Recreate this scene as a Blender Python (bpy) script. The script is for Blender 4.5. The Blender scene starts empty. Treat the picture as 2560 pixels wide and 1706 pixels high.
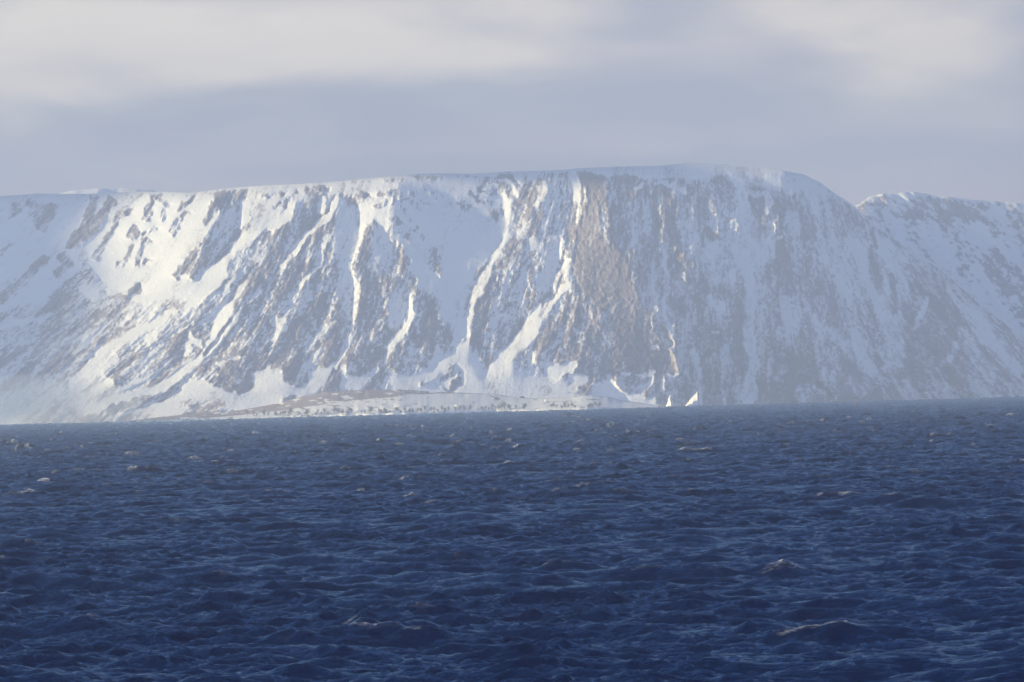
import bpy, math, random
import numpy as np
from mathutils import Matrix, Vector

# ------------------------------------------------------------------ camera, sky, sun, exposure
W0, H0 = 2560.0, 1706.0
FPX = 12178.0                       # focal length in photograph pixels (about 12 degrees across)
ROLL = math.radians(1.52)
PITCH = math.radians(0.706)
CAM_Z = 15.0
SUN_EL, SUN_SIDE = math.radians(14.0), math.radians(80.0)   # sun low on the left, a little behind the camera
SUN = np.array([-math.cos(SUN_EL) * math.sin(SUN_SIDE), -math.cos(SUN_EL) * math.cos(SUN_SIDE), math.sin(SUN_EL)])

scene = bpy.context.scene
C = scene.collection
cs, sn, cb, sb = math.cos(ROLL), math.sin(ROLL), math.cos(PITCH), math.sin(PITCH)


def ray(x, y):
    """photo pixel -> direction with Y = 1"""
    dx, dy = x - W0 / 2, H0 / 2 - y
    p, q = dx * cs + dy * sn, -dx * sn + dy * cs
    Y = FPX * cb - q * sb
    return p / Y, (FPX * sb + q * cb) / Y


cam = bpy.data.cameras.new('camera')
cam.sensor_width = 36.0
cam.lens = FPX / W0 * 36.0
cam.clip_start, cam.clip_end = 1.0, 60000.0
camo = bpy.data.objects.new('camera', cam)
C.objects.link(camo)


def lv(p, f, q):
    return Vector((p, f * cb - q * sb, f * sb + q * cb))


right, up, fwd = lv(cs, 0, -sn), lv(sn, 0, cs), lv(0, 1, 0)
camo.matrix_world = Matrix(((right.x, up.x, -fwd.x, 0), (right.y, up.y, -fwd.y, 0),
                            (right.z, up.z, -fwd.z, CAM_Z), (0, 0, 0, 1)))
scene.camera = camo

world = bpy.data.worlds.new('World')
scene.world = world
world.use_nodes = True
nt = world.node_tree
nt.nodes.clear()


class NT:
    """small helper for writing node trees"""

    def __init__(self, tree):
        self.t = tree

    def n(self, kind, **kw):
        o = self.t.nodes.new(kind)
        for k, v in kw.items():
            setattr(o, k, v)
        return o

    def link(self, a, b):
        self.t.links.new(a, b)

    def set(self, sock, v):
        if isinstance(v, bpy.types.NodeSocket):
            self.t.links.new(v, sock)
        else:
            sock.default_value = v

    def m(self, op, a, b=None, c=None, clamp=False):
        o = self.n('ShaderNodeMath', operation=op, use_clamp=clamp)
        self.set(o.inputs[0], a)
        if b is not None:
            self.set(o.inputs[1], b)
        if c is not None:
            self.set(o.inputs[2], c)
        return o.outputs[0]

    def mix(self, f, a, b):
        o = self.n('ShaderNodeMix', data_type='RGBA')
        self.set(o.inputs[0], f)
        self.set(o.inputs[6], a)
        self.set(o.inputs[7], b)
        return o.outputs[2]

    def ss(self, v, lo, hi):
        o = self.n('ShaderNodeMapRange', interpolation_type='SMOOTHSTEP')
        self.set(o.inputs[0], v)
        o.inputs[1].default_value, o.inputs[2].default_value = lo, hi
        return o.outputs[0]

    def noise(self, vec, scale, detail=4, rough=0.5, dist=0.0):
        o = self.n('ShaderNodeTexNoise')
        if vec is not None:
            self.link(vec, o.inputs['Vector'])
        o.inputs['Scale'].default_value = scale
        o.inputs['Detail'].default_value = detail
        o.inputs['Roughness'].default_value = rough
        o.inputs['Distortion'].default_value = dist
        return o.outputs[0]


g = NT(nt)
tc = g.n('ShaderNodeTexCoord')
sep = g.n('ShaderNodeSeparateXYZ')
g.link(tc.outputs['Generated'], sep.inputs[0])
sky = g.n('ShaderNodeTexSky', sky_type='NISHITA')
sky.sun_disc = False
sky.sun_elevation = SUN_EL
sky.sun_rotation = math.atan2(SUN[0], SUN[1])
sky.air_density, sky.dust_density, sky.ozone_density = 1.0, 0.0, 6.0
AZ = g.m('DIVIDE', sep.outputs[0], g.m('MAXIMUM', sep.outputs[1], 0.05))
EL = sep.outputs[2]
cv = g.n('ShaderNodeCombineXYZ')
g.set(cv.inputs[0], g.m('MULTIPLY', AZ, 8.0))
g.set(cv.inputs[1], g.m('MULTIPLY', EL, 26.0))
wisp = g.noise(cv.outputs[0], 2.1, 6, 0.5, 0.5)
cv2 = g.n('ShaderNodeCombineXYZ')
g.set(cv2.inputs[0], g.m('MULTIPLY', AZ, 5.0))
g.set(cv2.inputs[1], g.m('MULTIPLY', EL, 90.0))
band = g.noise(cv2.outputs[0], 1.0, 3, 0.45)


def blob(x, y, rx, ry):
    """soft puff of cloud centred where the photo shows it"""
    a, e = ray(x, y)
    u = g.m('DIVIDE', g.m('SUBTRACT', AZ, a), rx / FPX)
    v = g.m('DIVIDE', g.m('SUBTRACT', EL, e), ry / FPX)
    r = g.m('ADD', g.m('MULTIPLY', u, u), g.m('MULTIPLY', v, v))
    return g.m('POWER', 2.718, g.m('MULTIPLY', r, -1.0))


puffs = [(150, 60, 420, 120, 1.0), (420, 130, 330, 110, 0.8), (820, 70, 300, 130, 0.9), (80, 200, 260, 70, 0.45),
         (1320, 60, 260, 110, 0.75), (2080, 30, 300, 120, 0.85), (2330, 110, 260, 90, 0.75), (1750, 130, 240, 60, 0.4),
         (1240, 150, 200, 60, 0.35), (600, -120, 1600, 150, 0.35), (2400, 170, 260, 50, 0.4), (900, 160, 330, 50, 0.4)]
acc = None
for x, y, rx, ry, w in puffs:
    b = g.m('MULTIPLY', blob(x, y, rx, ry), w)
    acc = b if acc is None else g.m('ADD', acc, b)
acc = g.m('ADD', acc, g.m('MULTIPLY', g.m('SUBTRACT', wisp, 0.5), 2.6))
puff = g.ss(acc, -0.05, 1.3)
veil = (0.0, 0.0, 0.0, 1)
SKYK = 12.9                                                # cloud radiance in the units of the sky texture
fine = g.noise(cv.outputs[0], 5.0, 6, 0.55, 0.6)
low = g.mix(g.ss(g.m('ADD', band, g.m('MULTIPLY', g.m('SUBTRACT', fine, .5), .35)), 0.3, 0.7), (SKYK * .26, SKYK * .272, SKYK * .33, 1), (SKYK * .345, SKYK * .31, SKYK * .36, 1))
low = g.mix(g.ss(EL, 0.050, 0.030), low, (SKYK * .375, SKYK * .31, SKYK * .345, 1))
cloudc = g.mix(g.m('MULTIPLY', puff, g.m('ADD', .55, g.m('MULTIPLY', fine, .9)), clamp=True), low, (SKYK * .60, SKYK * .53, SKYK * .46, 1))
rear = g.mix(g.ss(sep.outputs[1], 0.2, -0.2), cloudc, (SKYK * .42, SKYK * .51, SKYK * .82, 1))
high = g.noise(tc.outputs['Generated'], 2.2, 5, 0.55)
cover = g.m('MAXIMUM', g.m('SUBTRACT', 1.0, g.ss(EL, 0.09, 0.26)), g.m('MULTIPLY', g.ss(high, 0.40, 0.62), g.m('ADD', 0.06, g.m('MULTIPLY', g.ss(sep.outputs[1], 0.25, -0.25), 0.9))))
deep = g.n('ShaderNodeVectorMath', operation='MULTIPLY')
g.link(sky.outputs[0], deep.inputs[0])
deep.inputs[1].default_value = (0.17, 0.28, 0.50)
col = g.mix(cover, deep.outputs[0], rear)
bg = g.n('ShaderNodeBackground')
g.link(col, bg.inputs[0])
bg.inputs[1].default_value = 0.05
out = g.n('ShaderNodeOutputWorld')
g.link(bg.outputs[0], out.inputs[0])

sun = bpy.data.lights.new('sun', 'SUN')
sun.energy = 3.8
sun.angle = math.radians(0.5)
sun.color = (1.0, 0.83, 0.44)
suno = bpy.data.objects.new('sun', sun)
suno.rotation_euler = Vector(SUN).to_track_quat('Z', 'Y').to_euler()
suno.location = (-500, -500, 800)
C.objects.link(suno)

vs = scene.view_settings
vs.view_transform = 'Standard'
vs.look = 'None'
vs.gamma = 1.0
vs.use_curve_mapping = False
vs.exposure = 1.47
scene.cycles.volume_bounces = 1
scene.cycles.max_bounces = 6
HAZE_DENSITY = 0.00012


# ------------------------------------------------------------------ numpy helpers
def lattice(x, y, seed):
    xi, yi = np.floor(x).astype(np.int64), np.floor(y).astype(np.int64)
    fx, fy = x - xi, y - yi
    fx, fy = fx * fx * fx * (fx * (fx * 6 - 15) + 10), fy * fy * fy * (fy * (fy * 6 - 15) + 10)
    rng = np.random.RandomState(seed)
    tab = rng.rand(256, 256)

    def h(i, j):
        return tab[i & 255, j & 255]
    return ((h(xi, yi) * (1 - fx) + h(xi + 1, yi) * fx) * (1 - fy) + (h(xi, yi + 1) * (1 - fx) + h(xi + 1, yi + 1) * fx) * fy) * 2 - 1


def fbm(x, y, seed, oct=5, gain=0.5):
    s, a, t = 0, 1.0, 0
    for k in range(oct):
        c, si = math.cos(0.6 * k), math.sin(0.6 * k)
        s = s + a * lattice((x * c - y * si) * 2 ** k + 17.3 * k, (x * si + y * c) * 2 ** k + 5.1 * k, seed + k)
        t += a
        a *= gain
    return s / t


def sst(v, lo, hi):
    t = np.clip((v - lo) / (hi - lo), 0, 1)
    return t * t * (3 - 2 * t)


def blur(a, r):
    if r <= 0:
        return a
    k = int(r)
    for _ in range(2):
        for ax in (0, 1):
            p = np.pad(a, [(k, k) if ax == i else (0, 0) for i in (0, 1)], mode='edge')
            c = np.cumsum(p, axis=ax)
            c = np.insert(c, 0, 0, axis=ax)
            n = a.shape[ax]
            a = (np.take(c, np.arange(2 * k + 1, 2 * k + 1 + n), axis=ax) - np.take(c, np.arange(0, n), axis=ax)) / (2 * k + 1)
    return a


def uniform(n):
    """turn a noise field into ranks 0..1, so that a threshold gives exactly that cover"""
    f = n.ravel()
    s = np.sort(f[::7])
    return (np.searchsorted(s, f) / len(s)).reshape(n.shape)


def inpoly(X, Y, pts):
    m = np.zeros(X.shape, bool)
    n = len(pts)
    for i in range(n):
        x1, y1 = pts[i]
        x2, y2 = pts[(i + 1) % n]
        if y1 == y2:
            continue
        m ^= ((y1 > Y) != (y2 > Y)) & (X < (x2 - x1) * (Y - y1) / (y2 - y1) + x1)
    return m


def polydist(X, Y, pts):
    d = np.full(X.shape, 1e9)
    for (x1, y1), (x2, y2) in zip(pts[:-1], pts[1:]):
        vx, vy = x2 - x1, y2 - y1
        t = np.clip(((X - x1) * vx + (Y - y1) * vy) / (vx * vx + vy * vy + 1e-9), 0, 1)
        d = np.minimum(d, np.hypot(X - x1 - t * vx, Y - y1 - t * vy))
    return d


REG = {'A': (0, 400), 'B': (650, 400), 'C': (1200, 380), 'D': (1860, 400)}


def P(tag, *xy):
    """survey notes taken from enlarged views (2.24 times) of four parts of the mountain"""
    x0, y0 = REG[tag]
    return [(x0 + xy[i] / 2.24, y0 + xy[i + 1] / 2.24) for i in range(0, len(xy), 2)]


def ival(x, table):
    xs, ys = zip(*table)
    return np.interp(x, xs, ys)


def mesh_grid(name, X, Y, Z, mat, attrs=None, smooth=True):
    nr, nc = X.shape
    co = np.stack([X, Y, Z], -1).reshape(-1, 3).astype(np.float32)
    idx = np.arange(nr * nc, dtype=np.int32).reshape(nr, nc)
    q = np.stack([idx[:-1, :-1], idx[:-1, 1:], idx[1:, 1:], idx[1:, :-1]], -1).reshape(-1)
    me = bpy.data.meshes.new(name)
    me.vertices.add(len(co))
    me.vertices.foreach_set('co', co.ravel())
    nf = len(q) // 4
    me.loops.add(len(q))
    me.loops.foreach_set('vertex_index', q)
    me.polygons.add(nf)
    me.polygons.foreach_set('loop_start', np.arange(0, nf * 4, 4, dtype=np.int32))
    me.polygons.foreach_set('loop_total', np.full(nf, 4, np.int32))
    me.update(calc_edges=True)
    if smooth:
        me.polygons.foreach_set('use_smooth', np.ones(nf, bool))
    for k, v in (attrs or {}).items():
        a = me.attributes.new(k, 'FLOAT', 'POINT')
        a.data.foreach_set('value', v.astype(np.float32).ravel())
    me.materials.append(mat)
    o = bpy.data.objects.new(name, me)
    C.objects.link(o)
    return o


def tag(o, label=None, cat=None, group=None, kind=None):
    if label:
        o['label'] = label
    if cat:
        o['category'] = cat
    if group:
        o['group'] = group
    if kind:
        o['kind'] = kind
    return o


def material(name):
    m = bpy.data.materials.new(name)
    m.use_nodes = True
    t = NT(m.node_tree)
    b = m.node_tree.nodes['Principled BSDF']
    return m, t, b


# ------------------------------------------------------------------ materials of the land
def land_material(name, rock_a, rock_b, warm):
    m, t, b = material(name)
    at = t.n('ShaderNodeAttribute', attribute_name='snow')
    wm = t.n('ShaderNodeAttribute', attribute_name='warm')
    tc_ = t.n('ShaderNodeTexCoord')
    n1 = t.noise(tc_.outputs['Object'], 0.09, 6, 0.65)
    n2 = t.noise(tc_.outputs['Object'], 0.5, 4, 0.6)
    f = t.m('ADD', at.outputs['Fac'], t.m('MULTIPLY', t.m('SUBTRACT', n2, 0.5), 0.8))
    f = t.ss(f, 0.12, 0.88)
    rock = t.mix(t.ss(n1, 0.35, 0.65), rock_a, rock_b)
    rock = t.mix(wm.outputs['Fac'], rock, warm)  # warm sunlit tone put into the rock colour
    t.link(t.mix(f, rock, (0.86, 0.87, 0.88, 1)), b.inputs['Base Color'])
    t.set(b.inputs['Roughness'], 0.85)
    b.inputs['Specular IOR Level'].default_value = 0.15
    bp = t.n('ShaderNodeBump')
    bp.inputs['Strength'].default_value = 0.5
    bp.inputs['Distance'].default_value = 2.4
    t.link(t.noise(tc_.outputs['Object'], 0.22, 6, 0.65), bp.inputs['Height'])
    t.link(bp.outputs[0], b.inputs['Normal'])
    return m


MAT_LAND = land_material('snow_and_rock', (0.265, 0.235, 0.265, 1), (0.39, 0.335, 0.355, 1), (0.31, 0.262, 0.262, 1))

# ------------------------------------------------------------------ the headland
MPP = 7000.0 / FPX
STEP = 2.0
gx = np.arange(-500, 3101, STEP)
gy = np.arange(360, 1101, STEP)
PX, PY = np.meshgrid(gx, gy)                     # survey sheet, row 0 at the top


def shore_y(x):
    return 1063.0 - x * 0.02655


TOP = (P('A', -1000, 215, 0, 205, 200, 190, 330, 192, 500, 190, 700, 182, 900, 180, 1050, 185, 1200, 170, 1350, 152)
       + P('B', 0, 145, 300, 130, 500, 115, 700, 92, 900, 78, 1050, 75, 1180, 80)
       + P('C', 40, 116, 300, 108, 450, 103, 560, 92, 800, 82, 1000, 78, 1120, 65, 1250, 62, 1400, 72)
       + P('D', 20, 38, 200, 55, 330, 80, 430, 130, 520, 195, 600, 250, 680, 320, 740, 370, 830, 430, 900, 478,
           1100, 600, 1240, 720, 1350, 820, 1480, 920, 1568, 985, 1900, 1200, 2200, 1310, 2900, 1318))


def top_y(x):
    base = ival(x, TOP)
    return base + 2.2 * fbm(x / 45.0, x * 0 + 3.3, 91, 4) * ival(x, [(-500, .5), (400, .8), (1500, .7), (1900, .5), (2250, 1.3), (3100, 1.5)])


# lean of the fall lines (dx per dy)
LEAN = [(-500, -1.1), (0, -1.05), (300, -0.9), (600, -0.55), (850, -0.32), (1100, -0.18), (1350, -0.3), (1500, -0.05),
        (1700, 0.02), (1950, 0.05), (2150, 0.3), (2350, 0.55), (2560, 0.75), (3100, 0.8)]
lean = ival(PX, LEAN)
FU = PX - lean * (PY - 720)                       # across the fall lines
wx = PX + 14 * fbm(PX / 60, PY / 60, 5, 4)
wy = PY + 14 * fbm(PX / 60, PY / 60, 15, 4)
wx = wx + 5 * fbm(PX / 14, PY / 14, 25, 3)
wy = wy + 5 * fbm(PX / 14, PY / 14, 35, 3)

TY = top_y(PX)
hfrac = np.clip((shore_y(PX) - PY) / (shore_y(PX) - TY), 0, 1.2)
# G = how far the face turns to the right (slope of depth along x); S = snow cover; D = back slope; Wm = warm tint painted where bare rock is sunlit
G = ival(PX, [(-500, -.25), (0, -.25), (200, -.2), (380, 0.0), (520, .2), (700, .32), (900, .34), (1200, .32), (1400, .3), (1500, .3),
              (1620, .62), (1800, .8), (2100, .85), (2400, .7), (3100, .6)])
S = ival(PX, [(-500, .75), (0, .72), (200, .66), (400, .5), (560, .28), (900, .27), (1400, .28), (1560, .26), (1700, .27), (1900, .32),
              (2050, .42), (2200, .36), (2350, .3), (3100, .33)])
Wm = ival(PX, [(-500, .1), (1300, .15), (1500, .35), (1700, .3), (2200, .25), (3100, .1)]) * np.ones_like(PX)
BK = ival(PX, [(-500, 1.2), (400, 1.15), (900, 1.05), (1400, .95), (1600, .72), (2000, .7), (3100, .85)]) * np.ones_like(PX)

# paints: kind, points, G, S, feather(px), warm
LIT, SHD = -0.68, 0.56
PAINT = []


def poly(pts, G_=None, S_=None, f=6, w=None, warp=1.0):
    PAINT.append(('p', pts, G_, S_, f, w, warp, 0))


def line(pts, wd, G_=None, S_=None, f=5, w=None, warp=1.0):
    PAINT.append(('l', pts, G_, S_, f, w, warp, wd))


# --- left slope (A)
poly(P('A', -1200, 150, 800, 150, 560, 420, 420, 520, 560, 760, 300, 900, -1200, 1500), -0.35, 0.93, 30)
poly(P('A', 60, 225, 130, 240, 130, 310, 60, 330, 30, 340), None, .3, 8)
poly(P('A', 140, 210, 340, 240, 330, 330, 190, 345, 150, 330), None, .35, 10)
poly(P('A', 0, 460, 60, 480, 20, 530, 0, 560), None, .5, 8)
for q in ((400, 470, 470, 380, 530, 220, 0), (480, 450, 540, 360, 620, 230, 0), (330, 640, 400, 580, 350, 540, 0), (150, 640, 210, 590, 260, 560, 0),
          (230, 380, 290, 300, 300, 250, 0)):
    line(P('A', *q[:-1]), 16, .0, .15, 8)
for q in ((0, 780, 120, 690), (0, 900, 160, 860, 420, 760), (0, 1010, 240, 940, 480, 820), (40, 1080, 300, 990, 520, 900), (300, 760, 520, 640),
          (0, 1160, 300, 1040, 500, 1000), (60, 1260, 340, 1150, 520, 1060), (160, 1330, 420, 1180, 700, 900)):
    line(P('A', *q), 17, -.1, .3, 16)
poly(P('A', 0, 1000, 300, 1000, 560, 850, 620, 900, 420, 1180, 300, 1330, 0, 1450), None, .5, 20)
poly(P('A', 480, 470, 560, 415, 640, 330, 800, 200, 1000, 185, 1210, 180, 1215, 300, 1180, 400, 1120, 480, 1040, 560, 960, 650, 1060, 640,
       1180, 600, 1260, 540, 1330, 470, 1400, 400, 1430, 330, 1568, 200, 1568, 330, 1450, 420, 1380, 500, 1320, 560, 1280, 640, 1240, 700, 1130, 790,
       990, 830, 900, 880, 760, 800, 700, 790, 600, 770, 590, 690, 520, 610), LIT, .985, 5)
for q in ((540, 540, 600, 430, 640, 380), (650, 350, 720, 290), (650, 600, 720, 520, 740, 480), (770, 560, 830, 470), (800, 350, 830, 260, 850, 200),
          (820, 580, 850, 550), (720, 400, 780, 430), (900, 330, 930, 280), (950, 390, 1040, 310), (1000, 280, 1060, 200), (880, 200, 950, 240),
          (1140, 360, 1200, 250), (970, 650, 1080, 560, 1150, 480), (700, 800, 780, 700), (820, 430, 860, 400)):
    line(P('A', *q), 6, .1, .25, 7, warp=1.4)
line(P('A', 1235, 190, 1240, 300, 1210, 430, 1150, 530, 1090, 650), 17, .55, .2, 5)
poly(P('A', 1240, 300, 1310, 260, 1320, 400, 1300, 470, 1220, 550, 1150, 620, 1180, 520), .75, .75, 6)
poly(P('A', 1330, 260, 1400, 220, 1390, 300, 1350, 400, 1320, 380), LIT, .95, 4)
poly(P('A', 600, 740, 900, 800, 1150, 800, 1000, 880, 900, 900, 800, 960, 640, 1020, 500, 1100, 420, 1180, 600, 950), -.1, .55, 16)
line(P('A', 900, 900, 760, 980, 600, 1060, 480, 1180, 400, 1250), 13, LIT, .9, 8)
line(P('A', 960, 850, 860, 900), 12, LIT, .92, 6)
poly(P('A', 790, 1010, 880, 940, 890, 1000, 830, 1050), LIT, .85, 6)
line(P('A', 640, 1110, 560, 1170, 440, 1290, 330, 1330), 12, -.4, .75, 9)
poly(P('A', 560, 1200, 900, 1010, 1150, 820, 1240, 810, 1110, 1080, 860, 1250, 700, 1330), .28, .3, 10)
poly(P('A', 1400, 660, 1330, 700, 1300, 790, 1240, 820, 1180, 950, 1120, 1090, 1000, 1170, 870, 1255, 850, 1310, 960, 1270, 1100, 1150, 1190, 1080, 1260, 990,
       1355, 850, 1320, 870, 1230, 970, 1300, 870, 1310, 800, 1380, 710), LIT, .985, 4, warp=.6)
line(P('A', 1290, 900, 1210, 1010, 1140, 1090), 5, .5, .2, 4, warp=.6)
line(P('A', 860, 1290, 700, 1340, 560, 1370, 420, 1405), 14, LIT, .95, 7)
line(P('A', 620, 1260, 520, 1310, 420, 1395), 12, LIT, .92, 7)
line(P('A', 820, 1230, 700, 1290, 620, 1320), 6, -.4, .8, 7)
line(P('A', 1060, 1230, 960, 1300, 860, 1350, 620, 1400, 600, 1430), 14, .5, .2, 8)
poly(P('A', 700, 1430, 960, 1320, 1060, 1220, 1140, 1220, 1280, 1290, 1400, 1290, 1480, 1180, 1568, 1150, 1600, 1380, 1300, 1405, 1060, 1425, 900, 1430), -.42, .93, 7)
poly(P('A', 950, 1370, 1060, 1340, 1260, 1360, 1280, 1400, 1060, 1410), None, .6, 9)
poly(P('A', 1290, 1270, 1400, 1260, 1450, 1190, 1420, 1290, 1330, 1320), .5, .2, 6)
poly(P('A', 300, 1400, 560, 1420, 740, 1425, 700, 1500, 200, 1500), .3, .25, 12)
poly(P('A', 1270, 560, 1380, 500, 1560, 400, 1560, 560, 1440, 640, 1330, 680, 1280, 640), .2, .55, 8)
for q in ((1010, 960, 1060, 900), (1030, 1080, 1060, 980, 1120, 910), (1240, 1130, 1330, 1100), (1060, 1010, 1110, 1050), (1410, 560, 1460, 570),
          (1180, 790, 1240, 760, 1300, 640), (1390, 800, 1420, 760), (1160, 1240, 1230, 1180)):
    line(P('A', *q), 5, -.4, .85, 6, warp=1.5)

# --- middle buttresses (B)
poly(P('B', -60, 150, 300, 130, 780, 105, 780, 160, 760, 250, 740, 380, 710, 430, 690, 380, 640, 330, 550, 260, 500, 190, 450, 190, 330, 200, 200, 250,
       100, 300, 0, 400, -80, 420), -.42, .82, 7)
for q in ((20, 190, 60, 180), (80, 190, 110, 180), (170, 190, 200, 160), (130, 250, 150, 210), (280, 170, 330, 190), (560, 190, 600, 210), (660, 180, 760, 170),
          (330, 150, 370, 170), (640, 260, 680, 230), (60, 260, 90, 240), (740, 190, 745, 240)):
    line(P('B', *q), 7, .2, .15, 6, warp=1.6)
poly(P('B', 160, 270, 330, 200, 440, 200, 360, 230, 340, 300, 250, 400, 190, 500, 90, 500, 60, 430, 150, 340), .55, .45, 7)
line(P('B', 440, 215, 400, 310, 330, 370, 260, 430, 195, 510), 10, LIT, .95, 4, warp=.8)
line(P('B', 370, 230, 350, 300), 12, LIT, .93, 6)
line(P('B', 180, 260, 130, 330, 60, 390), 14, LIT, .9, 7)
line(P('B', 120, 600, 145, 575), 5, LIT, .9, 4)
line(P('B', 388, 420, 370, 500, 310, 600, 250, 700, 180, 780), 6, -.45, .8, 5, warp=1.3)
poly(P('B', 460, 195, 550, 260, 545, 420, 512, 600, 505, 800, 505, 900, 480, 1000, 440, 1030, 448, 800, 405, 600, 400, 430, 440, 300), SHD, .85, 8)
poly(P('B', 400, 400, 380, 560, 300, 700, 250, 850, 180, 1000, 200, 1100, 330, 950, 420, 850, 440, 700, 410, 560), .6, .3, 8)
poly(P('B', 545, 260, 650, 290, 615, 420, 590, 470, 560, 560, 525, 640, 545, 740, 532, 860, 520, 960, 490, 1050, 440, 1165, 455, 1080, 500, 960, 512, 870, 508, 700,
       508, 600, 545, 430, 560, 330), LIT, .9, 4, warp=.8)
line(P('B', 600, 380, 570, 480, 545, 600, 540, 680), 9, .2, .35, 6, warp=1.3)
line(P('B', 490, 1050, 450, 1120, 430, 1160), 7, LIT, .97, 4, warp=.6)
poly(P('B', 630, 340, 690, 380, 745, 480, 800, 620, 805, 720, 810, 840, 760, 940, 720, 900, 690, 760, 640, 600, 620, 480), .62, .72, 10)
poly(P('B', 760, 200, 800, 115, 1180, 95, 1370, 180, 1378, 380, 1300, 500, 1200, 670, 1160, 830, 1140, 1000, 1050, 1060, 990, 1110, 950, 1000, 880, 860, 870, 730,
       830, 600, 740, 420, 750, 300), SHD, .97, 9)
for q in ((790, 170, 860, 220, 900, 270), (800, 200, 830, 300, 880, 400), (860, 160, 960, 200), (920, 150, 1000, 210), (760, 330, 860, 430, 940, 470), (780, 420, 880, 500, 960, 560),
          (900, 230, 960, 260), (1180, 190, 1230, 200), (1250, 150, 1340, 190), (1250, 230, 1290, 260), (1300, 320, 1330, 330), (1110, 250, 1160, 270), (960, 590, 1010, 640)):
    line(P('B', *q), 6, 1.0, .45, 8, warp=1.6)
poly(P('B', 900, 450, 940, 440, 1000, 520, 1020, 650, 960, 600, 910, 530), .6, .35, 8)
poly(P('B', 860, 720, 1000, 760, 1030, 900, 1070, 1000, 1000, 1130, 900, 1190, 740, 1170, 800, 960, 860, 860), .45, .28, 14)
line(P('B', 735, 440, 770, 500, 800, 560, 830, 590, 790, 630, 800, 700), 5, -.2, .5, 5, warp=1.5)
poly(P('B', 815, 740, 865, 738, 865, 860, 810, 950, 770, 1020, 720, 1130, 695, 1150, 715, 1060, 765, 960, 800, 900, 822, 830), LIT, .93, 4, warp=.8)
line(P('B', 850, 760, 855, 850), 4, .3, .3, 5)
poly(P('B', 160, 835, 130, 930, 90, 1000, 20, 1000, 60, 960, 80, 900), LIT, .75, 5)
line(P('B', 415, 750, 390, 880, 330, 960, 270, 1070), 12, -.3, .6, 9, warp=1.3)
line(P('B', 700, 680, 670, 800, 640, 950, 560, 1080), 14, -.1, .52, 10, warp=1.3)
poly(P('B', -60, 1180, 60, 1190, 130, 1130, 120, 1230, 190, 1290, 260, 1200, 430, 1130, 400, 1190, 310, 1295, 180, 1330, 0, 1380, -60, 1390), -.42, .96, 6)
poly(P('B', 150, 1200, 240, 1150, 260, 1190, 200, 1280), .5, .2, 6)
poly(P('B', 435, 1295, 460, 1150, 485, 1150, 480, 1220, 560, 1220, 680, 1155, 600, 1265, 560, 1300), -.4, .97, 5, warp=.8)
poly(P('B', 705, 1290, 730, 1195, 960, 1180, 1040, 1090, 1100, 1030, 1165, 1015, 1200, 1100, 1290, 1180, 1420, 1050, 1500, 940, 1600, 790, 1600, 900, 1480, 1060, 1400, 1160,
       1600, 1300, 1700, 1350, 1380, 1360, 1100, 1330, 850, 1320), -.38, .96, 9)
poly(P('B', 1180, 1030, 1300, 1160, 1310, 1290, 1230, 1240, 1180, 1120), .35, .95, 14)
for q in ((990, 1240, 1060, 1200, 1090, 1160), (1040, 1290, 1110, 1220, 1120, 1180), (900, 1280, 1000, 1250)):
    line(P('B', *q), 7, .5, .35, 6, warp=1.5)
poly(P('B', 1180, 80, 1330, 60, 1600, 60, 1600, 110, 1520, 200, 1430, 250, 1425, 320, 1500, 335, 1440, 440, 1500, 490, 1480, 560, 1500, 640, 1420, 610, 1350, 640, 1370, 550,
       1330, 560, 1285, 660, 1230, 760, 1200, 880, 1175, 985, 1138, 985, 1150, 880, 1172, 780, 1200, 680, 1290, 580, 1310, 490, 1380, 370, 1380, 260, 1365, 180), -.5, .93, 4, warp=.8)
for q in ((1270, 110, 1330, 130), (1360, 160, 1420, 190), (1400, 110, 1480, 150), (1440, 220, 1500, 200), (1340, 100, 1400, 90)):
    line(P('B', *q), 9, .2, .25, 6, warp=1.6)
poly(P('B', 1330, 560, 1390, 540, 1380, 580, 1340, 590), .6, .25, 4)

# --- the nose (C)
poly(P('C', 260, 110, 380, 150, 350, 250, 320, 330, 250, 390, 220, 480, 270, 540, 300, 700, 280, 820, 240, 700, 230, 600, 250, 900, 180, 1050, 30, 1150, -20, 900, 80, 680), .4, .36, 12)
poly(P('C', 370, 135, 495, 120, 497, 400, 432, 590, 390, 720, 345, 840, 300, 800, 300, 600, 330, 400, 340, 260), .78, .62, 10)
line(P('C', 345, 180, 320, 260, 300, 300), 9, -.4, .8, 6, warp=1.3)
poly(P('C', 270, 460, 340, 480, 350, 540, 280, 540), .1, .85, 8)
line(P('C', 240, 660, 265, 790), 3, -.4, .8, 4)
line(P('C', 440, 590, 460, 510), 9, LIT, .97, 3)
poly(P('C', 505, 95, 550, 90, 720, 80, 930, 78, 930, 150, 880, 130, 720, 135, 560, 118, 545, 170, 552, 290, 512, 285, 500, 200), -.4, .9, 4, warp=.7)
for q in ((570, 200, 560, 280), (540, 320, 530, 400), (650, 250, 645, 280), (630, 350, 640, 370)):
    line(P('C', *q), 5, -.4, .7, 5, warp=1.3)
poly(P('C', 520, 590, 410, 655, 390, 800, 300, 870, 380, 960, 440, 850, 525, 760), -.2, .55, 6)
for q in ((510, 600, 430, 680, 400, 780), (500, 740, 440, 800, 400, 870), (420, 850, 380, 930)):
    line(P('C', *q), 8, LIT, .85, 5, warp=1.3)
poly(P('C', 348, 838, 290, 890, 210, 1000, 60, 1180, 30, 1270, 180, 1260, 230, 1120, 260, 1090, 330, 1010, 305, 990, 345, 890), LIT, .98, 4, warp=.7)
poly(P('C', 180, 1180, 230, 1110, 240, 1230, 330, 1350, 160, 1350), .25, .72, 10)
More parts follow.
